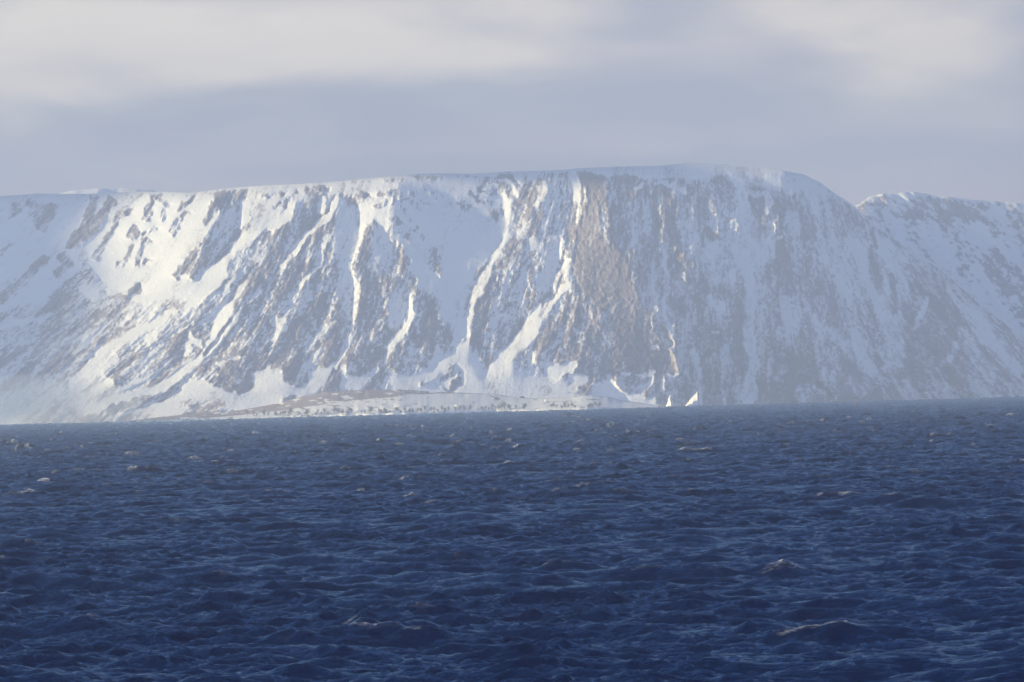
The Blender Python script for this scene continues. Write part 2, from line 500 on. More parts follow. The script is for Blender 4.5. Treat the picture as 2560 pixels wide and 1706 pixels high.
poly(P('C', 0, 1270, 400, 1230, 560, 1330, 560, 1400, 200, 1400, 0, 1400), -.25, .85, 16)
for q in ((550, 925, 630, 940), (620, 950, 560, 1000, 510, 1080), (600, 1020, 540, 1080), (690, 955, 745, 965), (700, 1010, 712, 1110), (470, 882, 498, 882),
          (540, 1120, 500, 1170), (575, 755, 605, 750), (290, 1130, 300, 1180), (580, 790, 600, 785)):
    line(P('C', *q), 5, -.45, .85, 4, warp=1.3)
poly(P('C', 370, 1190, 540, 1180, 540, 1215, 470, 1240, 400, 1285, 350, 1240), LIT, .9, 5)
poly(P('C', 490, 1245, 560, 1260, 630, 1265, 600, 1310, 500, 1320), LIT, .9, 5)
poly(P('C', 560, 125, 700, 130, 665, 300, 665, 480, 780, 560, 850, 700, 920, 900, 960, 1000, 1070, 1150, 1120, 1250, 760, 1260, 560, 1180, 700, 900, 560, 800, 545, 560, 590, 300), .16, -.12, 9, .85)
poly(P('C', 560, 800, 700, 900, 760, 1250, 560, 1200, 330, 1100, 360, 960), .15, .2, 10, .5)
poly(P('C', 665, 170, 760, 180, 820, 300, 900, 560, 870, 700, 790, 560, 680, 470), .85, .3, 12)
for q in ((790, 1252, 830, 1250), (870, 1250, 960, 1240, 930, 1310, 900, 1320), (975, 1098, 995, 1098), (1060, 1250, 1100, 1248), (1020, 1330, 1030, 1270), (1310, 995, 1340, 995)):
    line(P('C', *q), 6, -.45, .85, 4, .3, warp=1.3)
line(P('C', 730, 1305, 780, 1350, 830, 1380), 8, -.45, .9, 5)
poly(P('C', 780, 1420, 830, 1370, 885, 1345, 915, 1390, 970, 1370, 985, 1400, 1080, 1440, 800, 1450), -.42, .93, 5)
poly(P('C', 580, 1390, 640, 1320, 720, 1310, 770, 1370, 790, 1440, 560, 1440), .9, .97, 9)
line(P('C', 1030, 560, 1045, 700, 1050, 760, 1040, 900, 1060, 1000), 7, .9, .8, 6)
line(P('C', 1190, 1130, 1215, 1200, 1225, 1400), 9, .9, .7, 9)
line(P('C', 870, 280, 820, 370, 860, 500), 12, .85, .6, 10)
line(P('C', 930, 300, 935, 450), 8, .85, .6, 9)
line(P('C', 1480, 200, 1495, 450, 1498, 700, 1500, 900, 1530, 1200, 1500, 1400), 14, .9, .88, 12)
poly(P('C', 1150, 330, 1300, 260, 1440, 250, 1480, 500, 1400, 760, 1300, 740, 1230, 600, 1100, 450), .8, .55, 26)
line(P('C', 1190, 560, 1300, 700, 1380, 720), 14, .85, .7, 14)
line(P('C', 1290, 800, 1360, 870), 7, .85, .7, 9)
for q in ((1105, 560, 1115, 700, 1160, 770), (1210, 790, 1235, 880), (1350, 1090, 1280, 1130, 1245, 1210), (1245, 1210, 1240, 1300), (1280, 430, 1320, 500), (1020, 980, 1050, 1060),
          (860, 980, 920, 990), (1400, 1350, 1405, 1420), (1290, 1330, 1330, 1250)):
    line(P('C', *q), 9, .1, .0, 6, 1.0, warp=1.4)
poly(P('C', 900, 60, 1600, 55, 1600, 160, 1400, 150, 1300, 150, 1000, 160, 900, 150), .4, .8, 8)
for q in ((1000, 185, 1080, 190, 1060, 230), (1100, 215, 1130, 215), (880, 200, 920, 200), (900, 120, 925, 150), (1060, 65, 1200, 70), (1250, 100, 1400, 130), (1430, 145, 1500, 190, 1560, 230)):
    line(P('C', *q), 6, -.35, .92, 5, warp=1.4)

# --- right flank (D)
poly(P('D', -40, 30, 200, 50, 330, 78, 520, 190, 600, 260, 500, 240, 420, 200, 330, 190, 230, 160, 120, 170, -40, 120), .6, .85, 12)
poly(P('D', 10, 55, 100, 65, 230, 130, 215, 152, 150, 145, 90, 105, 20, 80), -.35, .95, 5)
line(P('D', 0, 130, 60, 172, 120, 200, 125, 280), 7, -.35, .85, 5, warp=1.2)
for q in ((140, 350, 175, 340), (160, 370, 165, 420), (190, 440, 215, 400), (150, 250, 180, 250), (255, 190, 275, 190)):
    line(P('D', *q), 5, -.3, .6, 5, .8, warp=1.3)
poly(P('D', 0, 240, 90, 330, 90, 420, 180, 440, 160, 560, 60, 620, 0, 600), .8, .8, 14)
poly(P('D', 330, 180, 500, 240, 700, 380, 740, 560, 700, 800, 560, 760, 420, 560, 330, 400), .85, .58, 24)
poly(P('D', 440, 600, 700, 560, 720, 760, 560, 740), .85, .74, 20)
poly(P('D', 180, 450, 360, 560, 420, 800, 300, 800, 200, 760), .8, .28, 16)
poly(P('D', 740, 400, 830, 440, 920, 500, 910, 600, 940, 780, 890, 800, 870, 920, 905, 1040, 880, 1160, 790, 1180, 770, 960, 740, 860, 780, 640, 720, 520), .85, .82, 12)
line(P('D', 730, 400, 735, 620), 9, .95, .2, 8)
line(P('D', 830, 640, 850, 850), 8, .95, .35, 9)
poly(P('D', 930, 560, 1050, 620, 1200, 760, 1250, 1000, 1100, 1250, 920, 1200, 900, 980, 960, 760), .7, .18, 14)
line(P('D', 1030, 790, 1000, 860, 965, 950), 6, .5, .75, 6)
line(P('D', 1180, 1030, 1160, 1110, 1110, 1130), 8, .5, .7, 7)
for q in ((1150, 740, 1230, 870, 1330, 1010), (1200, 960, 1280, 1060, 1400, 1160), (1280, 880, 1420, 1040, 1540, 1170), (280, 800, 300, 900), (220, 1180, 290, 1200),
          (430, 930, 520, 1010, 640, 1080), (560, 1100, 700, 1180), (500, 980, 640, 1140, 700, 1280), (580, 1230, 650, 1300), (1290, 1130, 1380, 1230), (360, 850, 430, 950)):
    line(P('D', *q), 11, .8, .66, 12)
poly(P('D', 90, 960, 130, 1000, 150, 1060, 125, 1200, 115, 1370, 55, 1370, 75, 1200, 90, 1060), -.35, .15, 6, 1.0, warp=1.3)
poly(P('D', 300, 960, 350, 1000, 380, 1050, 380, 1100, 310, 1180, 300, 1370, 230, 1370, 250, 1240, 285, 1180, 290, 1060), -.35, .2, 6, 1.0, warp=1.3)
for q in ((470, 1300, 510, 1350), (180, 1370, 200, 1270), (1090, 1250, 1085, 1320), (1230, 1250, 1160, 1290, 1110, 1335), (1170, 1170, 1150, 1270), (975, 1350, 990, 1310), (1040, 1320, 1045, 1345),
          (350, 1220, 400, 1200), (430, 1220, 440, 1260)):
    line(P('D', *q), 8, -.4, .1, 6, 1.0, warp=1.3)

for kind, pts, G_, S_, f, w, warp, wd in PAINT:
    xs, ys = [p[0] for p in pts], [p[1] for p in pts]
    pad = 40 + wd + 2 * f
    c0, c1 = np.searchsorted(gx, [min(xs) - pad, max(xs) + pad])
    r0, r1 = np.searchsorted(gy, [min(ys) - pad, max(ys) + pad])
    sl = (slice(r0, r1), slice(c0, c1))
    if r1 - r0 < 3 or c1 - c0 < 3:
        continue
    ux = PX[sl] + (wx[sl] - PX[sl]) * warp
    uy = PY[sl] + (wy[sl] - PY[sl]) * warp
    if kind == 'p':
        m = blur(inpoly(ux, uy, pts).astype(float), f / STEP / 2)
    else:
        m = 1 - sst(polydist(ux, uy, pts), wd * 0.55, wd * 0.55 + f)
    if G_ is not None:
        G[sl] = G[sl] * (1 - m) + G_ * m
    if S_ is not None:
        S[sl] = S[sl] * (1 - m) + S_ * m
    if w is not None:
        Wm[sl] = Wm[sl] * (1 - m) + w * m
    elif S_ is not None and S_ > .4:
        Wm[sl] *= (1 - m)

G = np.where((PX > 1230) & (PX < 1960) & (PY - TY < 14), -.3, G)
# rounded brow and talus at the foot
dtop = (PY - TY)
BK = BK + 4.5 * np.exp(-np.abs(dtop) / 9.0) + 0.8 * np.exp(-np.abs(dtop) / 35.0)
BK = BK + 0.5 * sst(hfrac, 0.2, 0.0) * ival(PX, [(-500, 1), (1500, 1), (1650, 0), (3100, 0)])
S = np.maximum(S, 0.9 * sst(dtop, 12, 3))

# least-squares depth from the two slopes
gxm, gzm = G * MPP * STEP, BK * MPP * STEP            # per cell; rows run downwards
gym = -gzm
nr, nc = G.shape
wX, wY = 1.0, 0.35
G_WANT = G.copy()


def solve():
    rhs = np.zeros((nr, nc))
    gxm = G * MPP * STEP
    rhs[:, :-1] += wX * gxm[:, :-1]
    rhs[:, 1:] -= wX * gxm[:, :-1]
    rhs[:-1, :] += wY * gym[:-1, :]
    rhs[1:, :] -= wY * gym[:-1, :]
    full = np.block([[rhs, rhs[:, ::-1]], [rhs[::-1, :], rhs[::-1, ::-1]]])
    F = np.fft.fft2(full) / den
    F[0, 0] = 0
    return -np.real(np.fft.ifft2(F))[:nr, :nc]


kx = 2 - 2 * np.cos(2 * np.pi * np.arange(2 * nc) / (2 * nc))
ky = 2 - 2 * np.cos(2 * np.pi * np.arange(2 * nr) / (2 * nr))
den = wX * kx[None, :] + wY * ky[:, None]
den[0, 0] = 1
DEP = solve()
# keep the sunlit flanks clear of their neighbours' shadows: ease the ground between them and the ridge that shades them
UPK, BACKK = -SUN[2] / SUN[0], SUN[1] / SUN[0] * STEP * MPP
lit_want = (G_WANT < 0.1) & (PY > TY) & (PX > 250)
for it in range(6):
    exc = np.zeros((nr, nc))
    kb = np.zeros((nr, nc), int)
    for k in list(range(2, 30, 2)) + list(range(30, 180, 5)):
        dr = int(round(k * UPK))
        e_ = np.full((nr, nc), -9.0)
        src = np.where((PY > TY)[:nr - dr, :nc - k], DEP[:nr - dr, :nc - k], 1e9)
        e_[dr:, k:] = (DEP[dr:, k:] - BACKK * k) - src
        w_ = e_ > exc
        exc[w_], kb[w_] = e_[w_], k
    dl = np.where(lit_want & (kb > 0), exc / (np.maximum(kb, 1) * STEP * MPP) + .04, 0)
    add = dl.copy()
    for k in range(1, 180, 2):
        dr = int(round(k * UPK))
        a_ = np.where(kb >= k, dl, 0)[dr:, k:]
        add[:nr - dr, :nc - k] = np.maximum(add[:nr - dr, :nc - k], a_)
    add = blur(add, 2)
    G = np.where(G_WANT > .45, np.maximum(G - add, np.minimum(G, .475)), np.maximum(G - add, -1.3))
    DEP = solve()
    print('shadow pass', it, float((dl > 0).sum()) / lit_want.sum())
# small ribs, ledges and broken rock, running down the fall lines
rock = 1 - sst(S, .45, .9)
rib = fbm(FU / 26, PY / 110, 41, 5, .55)
led = fbm(PX / 16, PY / 7, 51, 4, .6)
lump = fbm(PX / 22, PY / 22, 61, 5, .6)
DEP = DEP + (0.12 + 0.88 * rock) * (1 - .8 * sst(Wm, .5, .8)) * (6.5 * rib + 2.4 * lump) + rock * (0.9 * led + 1.3 * fbm(FU / 8, PY / 9, 67, 3, .6))
i0 = np.searchsorted(gx, 1280)
j0 = np.searchsorted(gy, 1020)
DEP = DEP - DEP[j0, i0] + 7000.0

streak = fbm(FU / 8, PY / 40, 71, 5, .7)
streak = streak + .7 * sst(PX, 1500, 1650) * fbm(FU / 22, PY / 190, 73, 4, .6)
patch = fbm(FU / 5.5, PY / 7.5, 81, 4, .75)
broad = fbm(FU / 34, PY / 70, 83, 3, .5)
NU = uniform(0.6 * streak + 0.75 * patch + .55 * broad + 0.03 * led)
soft = ival(PX, [(-500, .5), (150, .45), (350, .3), (1400, .32), (1600, .55), (2100, .5), (3100, .5)])
SNOW = 0.10 + 0.90 * sst((S - NU) / soft, -1.0, 1.0)
calm = ival(PX, [(-500, .35), (100, .3), (380, .2), (1480, .22), (1620, .38), (3100, .42)])  # flattens snow against rock: softness of shade and haze put into the cover
SNOW = SNOW * (1 - calm) + calm * (.3 + .5 * S)


def bil(A, x, y):
    fx = np.clip((x - gx[0]) / STEP, 0, nc - 1.001)
    fy = np.clip((y - gy[0]) / STEP, 0, nr - 1.001)
    i, j = fx.astype(int), fy.astype(int)
    u, v = fx - i, fy - j
    return (A[j, i] * (1 - u) + A[j, i + 1] * u) * (1 - v) + (A[j + 1, i] * (1 - u) + A[j + 1, i + 1] * u) * v


def terrain(name, cols, rows, ytop, ybot, depth, snow, warm, back=1600.0):
    x = np.repeat(cols[None, :], rows, 0)
    v = np.linspace(0, 1, rows)[:, None]
    y = ybot(x) + (ytop(x) - ybot(x)) * v
    a, e = ray(x, y)
    D = depth(x, y)
    X, Y, Z = a * D, D, CAM_Z + e * D
    S_, W_ = snow(x, y), warm(x, y)
    # the plateau carried back behind the brow, then down to the sea
    ext = [30, 90, 220, 480, 900, back, back + 300]
    for k, d in enumerate(ext):
        last = k == len(ext) - 1
        z0 = np.minimum(Z[rows - 1], 15 + e[rows - 1] * (D[rows - 1] + d) - 1) if not last else Z[rows - 1] * 0 - 8
        X = np.vstack([X, (a[rows - 1] * (D[rows - 1] + d))[None]])
        Y = np.vstack([Y, (D[rows - 1] + d)[None]])
        Z = np.vstack([Z, z0[None]])
        S_ = np.vstack([S_, (S_[rows - 1] * 0 + 1)[None]])
        W_ = np.vstack([W_, (W_[rows - 1] * 0)[None]])
    return tag(mesh_grid(name, X, Y, Z, MAT_LAND, {'snow': S_, 'warm': W_}), kind='structure')


BOT = 5.0
terrain('headland', np.arange(-500, 3101, 2.0), 400, lambda x: np.minimum(top_y(x), shore_y(x) - 4), lambda x: shore_y(x) + BOT,
        lambda x, y: bil(DEP, x, y), lambda x, y: bil(SNOW, x, y), lambda x, y: bil(Wm, x, y))


# ------------------------------------------------------------------ mountains behind
def simple_ridge(name, x0, x1, topline, D0, lean_, cover, seed, gxs, rows=200, rocky=None):
    base = lambda x: shore_y(x) + 4

    def ty(x):
        return ival(x, topline) + 1.6 * fbm(x / 40, x * 0 + 2, seed + 9, 4)

    def dep(x, y):
        u = x - lean_ * (y - 700)
        up_ = (base(x) - y) * D0 / FPX
        near = np.clip(y - ty(x), 0, 999)
        return (D0 + 1.15 * up_ + 12 * np.exp(-near / 12) + (x - x0) * gxs * MPP
                + 26 * fbm(u / 110, y / 320, seed, 4) + 9 * fbm(u / 32, y / 60, seed + 3, 4))

    def sn_(x, y):
        u = x - lean_ * (y - 700)
        nn = fbm(u / 20, y / 36, seed + 5, 5, .7) * .75 + fbm(u / 8, y / 8, seed + 7, 4, .65) * .6
        c = cover(x, y)
        return sst(c - (0.5 + nn * 1.05), -.3, .3)
    return terrain(name, np.arange(x0, x1, 2.5), rows, ty, base, dep, sn_, lambda x, y: x * 0 + .1, back=900)


BTOP = P('D', -500, 480, 200, 400, 450, 320, 560, 272, 650, 245, 700, 206, 780, 188, 950, 180, 1100, 202, 1300, 226, 1568, 240, 2000, 270, 3200, 300)


def cov_right(x, y):
    c = 0.60 + 0 * x
    for pts, s in ((P('D', 900, 210, 1130, 200, 1200, 330, 1100, 440, 1000, 340, 920, 330), .34), (P('D', 960, 330, 1080, 340, 1120, 470, 1210, 600, 1150, 620, 1040, 500), .85),
                   (P('D', 1260, 330, 1380, 400, 1370, 500, 1340, 600, 1400, 740, 1500, 880, 1560, 980, 1450, 930, 1240, 690, 1290, 560), .9),
                   (P('D', 1370, 470, 1480, 560, 1568, 640, 1568, 900, 1450, 780, 1350, 640), .32), (P('D', 1440, 240, 1568, 250, 1568, 500, 1500, 400), .45),
                   (P('D', 680, 250, 800, 300, 900, 420, 880, 470, 760, 370), .75), (P('D', 1390, 260, 1450, 260, 1540, 560, 1450, 520), .85),
                   (P('D', 1100, 240, 1340, 240, 1370, 380, 1200, 300), .42)):
        xx = x + 8 * fbm(x / 20, y / 20, 3, 3)
        yy = y + 8 * fbm(x / 20, y / 20, 8, 3)
        m = inpoly(xx, yy, pts)
        c = np.where(m, s, c)
    return np.maximum(blur(c, 2), 0.9 * sst(y - ival(x, BTOP), 10, 3))


simple_ridge('mountain', 2050, 3400, BTOP, 8600.0, 0.75, cov_right, 300, 0.7)
LTOP = P('A', -1500, 230, 0, 215, 330, 186, 420, 168, 560, 160, 700, 158, 850, 170, 1000, 184, 1150, 215, 2200, 300)
simple_ridge('far_hill', -600, 1000, LTOP, 9400.0, -0.5, lambda x, y: x * 0 + .97, 400, 0.5, rows=60)

# ------------------------------------------------------------------ the low foreland on the shore
F7 = lambda *xy: [(600 + xy[i] / 3.92, 940 + xy[i + 1] / 3.92) for i in range(0, len(xy), 2)]
F8 = lambda *xy: [(1200 + xy[i] / 3.92, 940 + xy[i + 1] / 3.92) for i in range(0, len(xy), 2)]
FTOP = ([(300, 1057), (330, 1050), (400, 1042), (470, 1036), (560, 1030)] + F7(0, 335, 150, 310, 400, 265, 700, 180, 850, 155, 1200, 140, 1600, 135, 1800, 150, 2000, 160)
        + F8(0, 172, 150, 180, 250, 196, 500, 222, 900, 208, 1000, 195, 1100, 190, 1250, 205, 1400, 240, 1560, 262, 1750, 292, 1800, 300))


def f_top(x):
    return np.minimum(ival(x, FTOP) + .8 * fbm(x / 14, x * 0, 77, 4), shore_y(x) + 1)


def f_dep(x, y):
    h = np.clip(shore_y(x) - y, 0, 99)
    t = h / np.maximum(shore_y(x) - f_top(x), 1)
    return (6560 + 260 * t ** 1.7 + ival(x, [(300, 150), (600, 40), (1000, 0), (1110, 20), (1240, 70), (1330, 50), (1450, 10), (1470, 10), (1530, 60), (1660, 150)])
            + 5 * fbm(x / 20, y / 9, 210, 4))


def f_snow(x, y):
    t = np.clip((shore_y(x) - y) / np.maximum(shore_y(x) - f_top(x), 1), 0, 1)
    c = np.where(t > ival(x, [(300, -.1), (560, .35), (640, .48), (800, .48), (900, .62), (1000, .72), (1010, .8), (1100, .93), (1200, .98), (1700, .97)]), .2, ival(x, [(300, .8), (900, .82), (1010, .9), (1700, .9)]))
    c = np.where((x > 1180) & (x < 1280) & (np.abs(y - (990 + (x - 1230) * .55)) < 3.5), .6, c)
    nn = fbm(x / 20, y / 5, 500, 5, .62)
    return sst(c - (0.5 + nn * 1.0), -.12, .12)


terrain('foreland', np.arange(300, 1662, 1.5), 70, f_top, lambda x: shore_y(x) + 5, f_dep, f_snow, lambda x, y: x * 0, back=250)

# ------------------------------------------------------------------ sea
rng = np.random.RandomState(7)


def ocean_tile(L, N, lam_p, lam_min, lam_max, hs, wdir, seed, choppy, pw=3.75, sp=2.2):
    r = np.random.RandomState(seed)
    k1 = np.fft.fftfreq(N, L / N) * 2 * np.pi
    KX, KY = np.meshgrid(k1, k1)
    K = np.hypot(KX, KY)
    K[0, 0] = 1
    kp = 2 * np.pi / lam_p
    cosd = (KX * math.cos(wdir) + KY * math.sin(wdir)) / K
    Pk = np.exp(-1.25 * (kp / K) ** 2) / K ** pw * (0.06 + np.abs(cosd) ** sp)
    Pk *= (K > 2 * np.pi / lam_max) & (K < 2 * np.pi / lam_min)
    A = np.sqrt(Pk) * (r.randn(N, N) + 1j * r.randn(N, N))
    h = np.real(np.fft.ifft2(A))
    sc = hs / 4 / h.std()
    Dx = np.real(np.fft.ifft2(1j * A * KX / K)) * sc * choppy
    Dy = np.real(np.fft.ifft2(1j * A * KY / K)) * sc * choppy
    jac = 1 + np.real(np.fft.ifft2(A * KX * KX / K)) * sc * choppy * -1 * -1 * -1 + np.real(np.fft.ifft2(A * KY * KY / K)) * sc * choppy * -1
    return h * sc, Dx, Dy, jac, L, N


def tsample(tile, k, X, Y, rot):
    L, N = tile[4], tile[5]
    c, s = math.cos(rot), math.sin(rot)
    u = ((X * c + Y * s) / L * N) % N
    v = ((-X * s + Y * c) / L * N) % N
    i, j = np.floor(u).astype(int), np.floor(v).astype(int)
    fu, fv = (u - i).astype(np.float32), (v - j).astype(np.float32)
    i, j = i % N, j % N
    i2, j2 = (i + 1) % N, (j + 1) % N
    outs = []
    for kk in k:
        T = tile[kk].astype(np.float32)
        outs.append((T[j, i] * (1 - fu) + T[j, i2] * fu) * (1 - fv) + (T[j2, i] * (1 - fu) + T[j2, i2] * fu) * fv)
    return outs


WD = math.radians(78)
t1 = ocean_tile(613.0, 1024, 27.0, 3.0, 120.0, 1.35, WD, 1, 0.85, 3.75, 3.0)
t2 = ocean_tile(97.0, 512, 6.5, 0.55, 9.5, 0.62, WD + .2, 2, 0.5, 3.4, 3.0)
dd = [30.0]
while dd[-1] < 222:
    dd.append(dd[-1] + 5.0)
while dd[-1] < 7600:
    dd.append(dd[-1] + 0.36 * (dd[-1] / 265.0) ** 0.86)
while dd[-1] < 10400:
    dd.append(dd[-1] + 60)
dd = np.array(dd)
half = 1380 / FPX
ca = np.linspace(-half, half, 900)
e1 = half + (0.62 - half) * np.linspace(0, 1, 60)[1:] ** 2.2
ca = np.concatenate([-e1[::-1], ca, e1])
DD, CA = np.meshgrid(dd, ca, indexing='ij')
SX, SY = (CA * DD).astype(np.float64), DD.astype(np.float64)
h1, a1, b1, j1 = tsample(t1, (0, 1, 2, 3), SX, SY, 0.0)
h1b, a1b, b1b = tsample(t1, (0, 1, 2), SX * 1.31 + 200, SY * 1.31 + 77, 0.5)
h2, a2, b2, j2 = tsample(t2, (0, 1, 2, 3), SX, SY, 0.0)
c5, s5 = math.cos(.5), math.sin(.5)
gust = np.clip(0.85 + 0.9 * fbm(SX / 22, SY / 45, 801, 3), .3, 1.5)
farther = 1 + 0.9 * sst(SY, 350, 2600)
HZ = .85 * h1 + .5 * h1b + h2 * gust
OX = .85 * a1 + .5 * (a1b * c5 - b1b * s5) + a2 * gust
OY = .85 * b1 + .5 * (a1b * s5 + b1b * c5) + b2 * gust
steep = 0.75 * (1 - j1) + 0.55 * (1 - j2)
crest = HZ / HZ.std()
foam_n = fbm(SX / 2.5, SY / 1.5, 811, 4, .65)

score = steep / steep.std() + 0.8 * crest + 0.9 * fbm(SX / 25, SY / 25, 815, 2)
thr = np.quantile(score[::5, ::5], 0.9994) + .3 * sst(SY, 900, 350)
foam = sst(score, thr - .35, thr + .6) * sst((1 - j2) / (1 - j2).std(), .0, 1.4)
dca = ca[500] - ca[499]
for r0_ in range(0, len(dd), 40):            # a breaking crest spills about a metre and a half either way along itself
    k_ = int(round(1.5 / (dd[min(r0_ + 20, len(dd) - 1)] * dca)))
    if k_ > 0:
        seg = foam[r0_:r0_ + 40]
        cs_ = np.cumsum(np.pad(seg, ((0, 0), (k_ + 1, k_)), mode='edge'), axis=1)
        foam[r0_:r0_ + 40] = np.clip((cs_[:, 2 * k_ + 1:] - cs_[:, :-2 * k_ - 1]) / (2 * k_ + 1) * 2.2, 0, 1)
foam = .9 * foam * sst(foam_n, -.35, .25)
edge = farther
WXc, WYc, WZc = SX + OX * edge, SY + OY * edge, HZ * edge

m, t, b = material('sea_water')
b.inputs['Base Color'].default_value = (0.003, 0.014, 0.06, 1)
b.inputs['IOR'].default_value = 1.333
b.inputs['Specular IOR Level'].default_value = 0.35
b.inputs['Roughness'].default_value = 0.12
tcs = t.n('ShaderNodeTexCoord')
mp = t.n('ShaderNodeMapping')
t.link(tcs.outputs['Object'], mp.inputs[0])
mp.inputs['Scale'].default_value = (1.0, 1.5, 1.0)
mp.inputs['Rotation'].default_value = (0, 0, 0.25)
r1 = t.noise(mp.outputs[0], 1.3, 6, 0.68, 0.4)
r2 = t.noise(mp.outputs[0], 5.0, 3, 0.6, 0.3)
bp1 = t.n('ShaderNodeBump')
bp1.inputs['Strength'].default_value = 1.0
bp1.inputs['Distance'].default_value = 0.15
t.link(t.m('ADD', r1, t.m('MULTIPLY', r2, 0.35)), bp1.inputs['Height'])
fa = t.n('ShaderNodeAttribute', attribute_name='foam')
mf = t.n('ShaderNodeMapping')
t.link(tcs.outputs['Object'], mf.inputs[0])
mf.inputs['Scale'].default_value = (0.8, 2.2, 3.0)
mf.inputs['Rotation'].default_value = (0, 0, 0.3)
fn = t.noise(mf.outputs[0], 2.5, 5, 0.75)
ff = t.m('MULTIPLY', fa.outputs['Fac'], t.ss(fn, 0.42, 0.6), clamp=True)
df = t.n('ShaderNodeBsdfDiffuse')
df.inputs[0].default_value = (0.78, 0.84, 0.92, 1)
ms = t.n('ShaderNodeMixShader')
t.link(ff, ms.inputs[0])
fr = t.n('ShaderNodeFresnel')
fr.inputs['IOR'].default_value = 1.32
t.link(bp1.outputs[0], fr.inputs['Normal'])
gl = t.n('ShaderNodeBsdfGlossy')
gl.inputs['Color'].default_value = (0.46, 0.73, 1.0, 1)
gl.inputs['Roughness'].default_value = 0.05
t.link(bp1.outputs[0], gl.inputs['Normal'])
dw = t.n('ShaderNodeBsdfDiffuse')
dw.inputs[0].default_value = (0.0006, 0.005, 0.034, 1)
mw = t.n('ShaderNodeMixShader')
t.link(fr.outputs[0], mw.inputs[0])
t.link(dw.outputs[0], mw.inputs[1])
t.link(gl.outputs[0], mw.inputs[2])
m.node_tree.nodes.remove(b)
t.link(mw.outputs[0], ms.inputs[1])
t.link(df.outputs[0], ms.inputs[2])
t.link(ms.outputs[0], [n for n in m.node_tree.nodes if n.type == 'OUTPUT_MATERIAL'][0].inputs[0])
MAT_SEA = m
tag(mesh_grid('sea', WXc, WYc, WZc, MAT_SEA, {'foam': foam}), kind='structure')
del WXc, WYc, WZc, SX, SY, h1, a1, b1, j1, h1b, a1b, b1b, h2, a2, b2, j2, HZ, OX, OY


# ------------------------------------------------------------------ unseen cloud out of frame, added and shaped to shade the far left slope
def head_point(x, y):
    a, e = ray(np.array([float(x)]), np.array([float(y)]))
    D = bil(DEP, np.array([float(x)]), np.array([float(y)]))
    return np.array([a[0] * D[0], D[0], CAM_Z + e[0] * D[0]])


SHADE = [(372, 470), (300, 520), (214, 600), (250, 712), (214, 846), (134, 980), (190, 1040)]


def build_shade_cloud():
    zc = 1500.0
    edge_ = []
    for x, y in SHADE:
        p = head_point(x, y)
        q = p + SUN * (zc - p[2]) / SUN[2]
        edge_.append((q[0], q[1]))
    edge_.sort()
    ex, ey = [e_[0] for e_ in edge_], [e_[1] for e_ in edge_]
    n1_, n2_ = 110, 60
    u = np.linspace(min(ex) - 900, max(ex) + 900, n1_)
    e0 = np.interp(u, ex, ey)
    e0 = e0 + 12 * fbm(u / 90, u * 0, 931, 3)
    X = np.repeat(u[:, None], n2_, 1)
    w = np.linspace(0, 1, n2_)[None, :]
    Yc = e0[:, None] + w * 1500
    ends = np.clip(np.minimum(u - u[0], u[-1] - u) / 300, 0, 1)[:, None]
    th = 90 * np.sqrt(np.clip(np.sin(np.pi * w), 0, 1)) * np.sqrt(ends)
    th = th * (1 + .5 * fbm(X / 120, Yc / 120, 941, 4))
    top_, bot_ = zc + th, zc - .35 * th
    Xa = np.concatenate([X, X[:, ::-1]], 1)
    Ya = np.concatenate([Yc, Yc[:, ::-1]], 1)
    Za = np.concatenate([top_, bot_[:, ::-1]], 1)
    mm, tt, bb = material('shade_cloud')
    bb.inputs['Base Color'].default_value = (0.85, 0.85, 0.85, 1)
    bb.inputs['Roughness'].default_value = 1.0
    return tag(mesh_grid('cloud', Xa, Ya, Za, mm), kind='structure')  # opaque sheet out of view, added for the shadow it casts


build_shade_cloud()

# ------------------------------------------------------------------ small things on and near the shore


def tube(bmv, bmf, p0, p1, r0, r1, n=7):
    p0, p1 = Vector(p0), Vector(p1)
    q = (p1 - p0).to_track_quat('Z', 'Y')
    b0 = len(bmv)
    for p, r in ((p0, r0), (p1, r1)):
        for i in range(n):
            a = 2 * math.pi * i / n
            bmv.append(p + q @ Vector((r * math.cos(a), r * math.sin(a), 0)))
    for i in range(n):
        j = (i + 1) % n
        bmf.append((b0 + i, b0 + j, b0 + n + j, b0 + n + i))
    bmf.append(tuple(b0 + i for i in range(n))[::-1])
    bmf.append(tuple(b0 + n + i for i in range(n)))


def mobj(name, v, f, mat, parent=None, smooth=False):
    me = bpy.data.meshes.new(name)
    me.from_pydata([tuple(p) for p in v], [], f)
    me.materials.append(mat)
    if smooth:
        for p in me.polygons:
            p.use_smooth = True
    o = bpy.data.objects.new(name, me)
    C.objects.link(o)
    if parent:
        o.parent = parent
    return o


def flat_mat(name, c, r=.8, n=0.25):
    mm, tt, bb = material(name)
    tcx = tt.n('ShaderNodeTexCoord')
    nn = tt.noise(tcx.outputs['Object'], 1.7, 4, .6)
    tt.link(tt.mix(nn, tuple(k * (1 - n) for k in c[:3]) + (1,), tuple(min(1, k * (1 + n)) for k in c[:3]) + (1,)), bb.inputs['Base Color'])
    bb.inputs['Roughness'].default_value = r
    return mm


M_BARK = flat_mat('birch_bark', (.12, .10, .09))
M_TWIG = flat_mat('birch_twigs', (.22, .20, .22))
M_WHITE = flat_mat('white_boards', (.8, .8, .78), .6, .05)
M_ROOF = flat_mat('roof_sheet', (.75, .75, .77), .6, .05)
M_DARK = flat_mat('dark_glass', (.03, .03, .04), .2)
M_RED = flat_mat('red_paint', (.65, .06, .03), .45, .1)
M_STONE = flat_mat('lichened_stone', (.10, .085, .08))


def foreland_z(x, y):
    a, e = ray(np.array([float(x)]), np.array([float(y)]))
    D = f_dep(np.array([float(x)]), np.array([float(y)]))[0]
    return a[0] * D, D, CAM_Z + e[0] * D


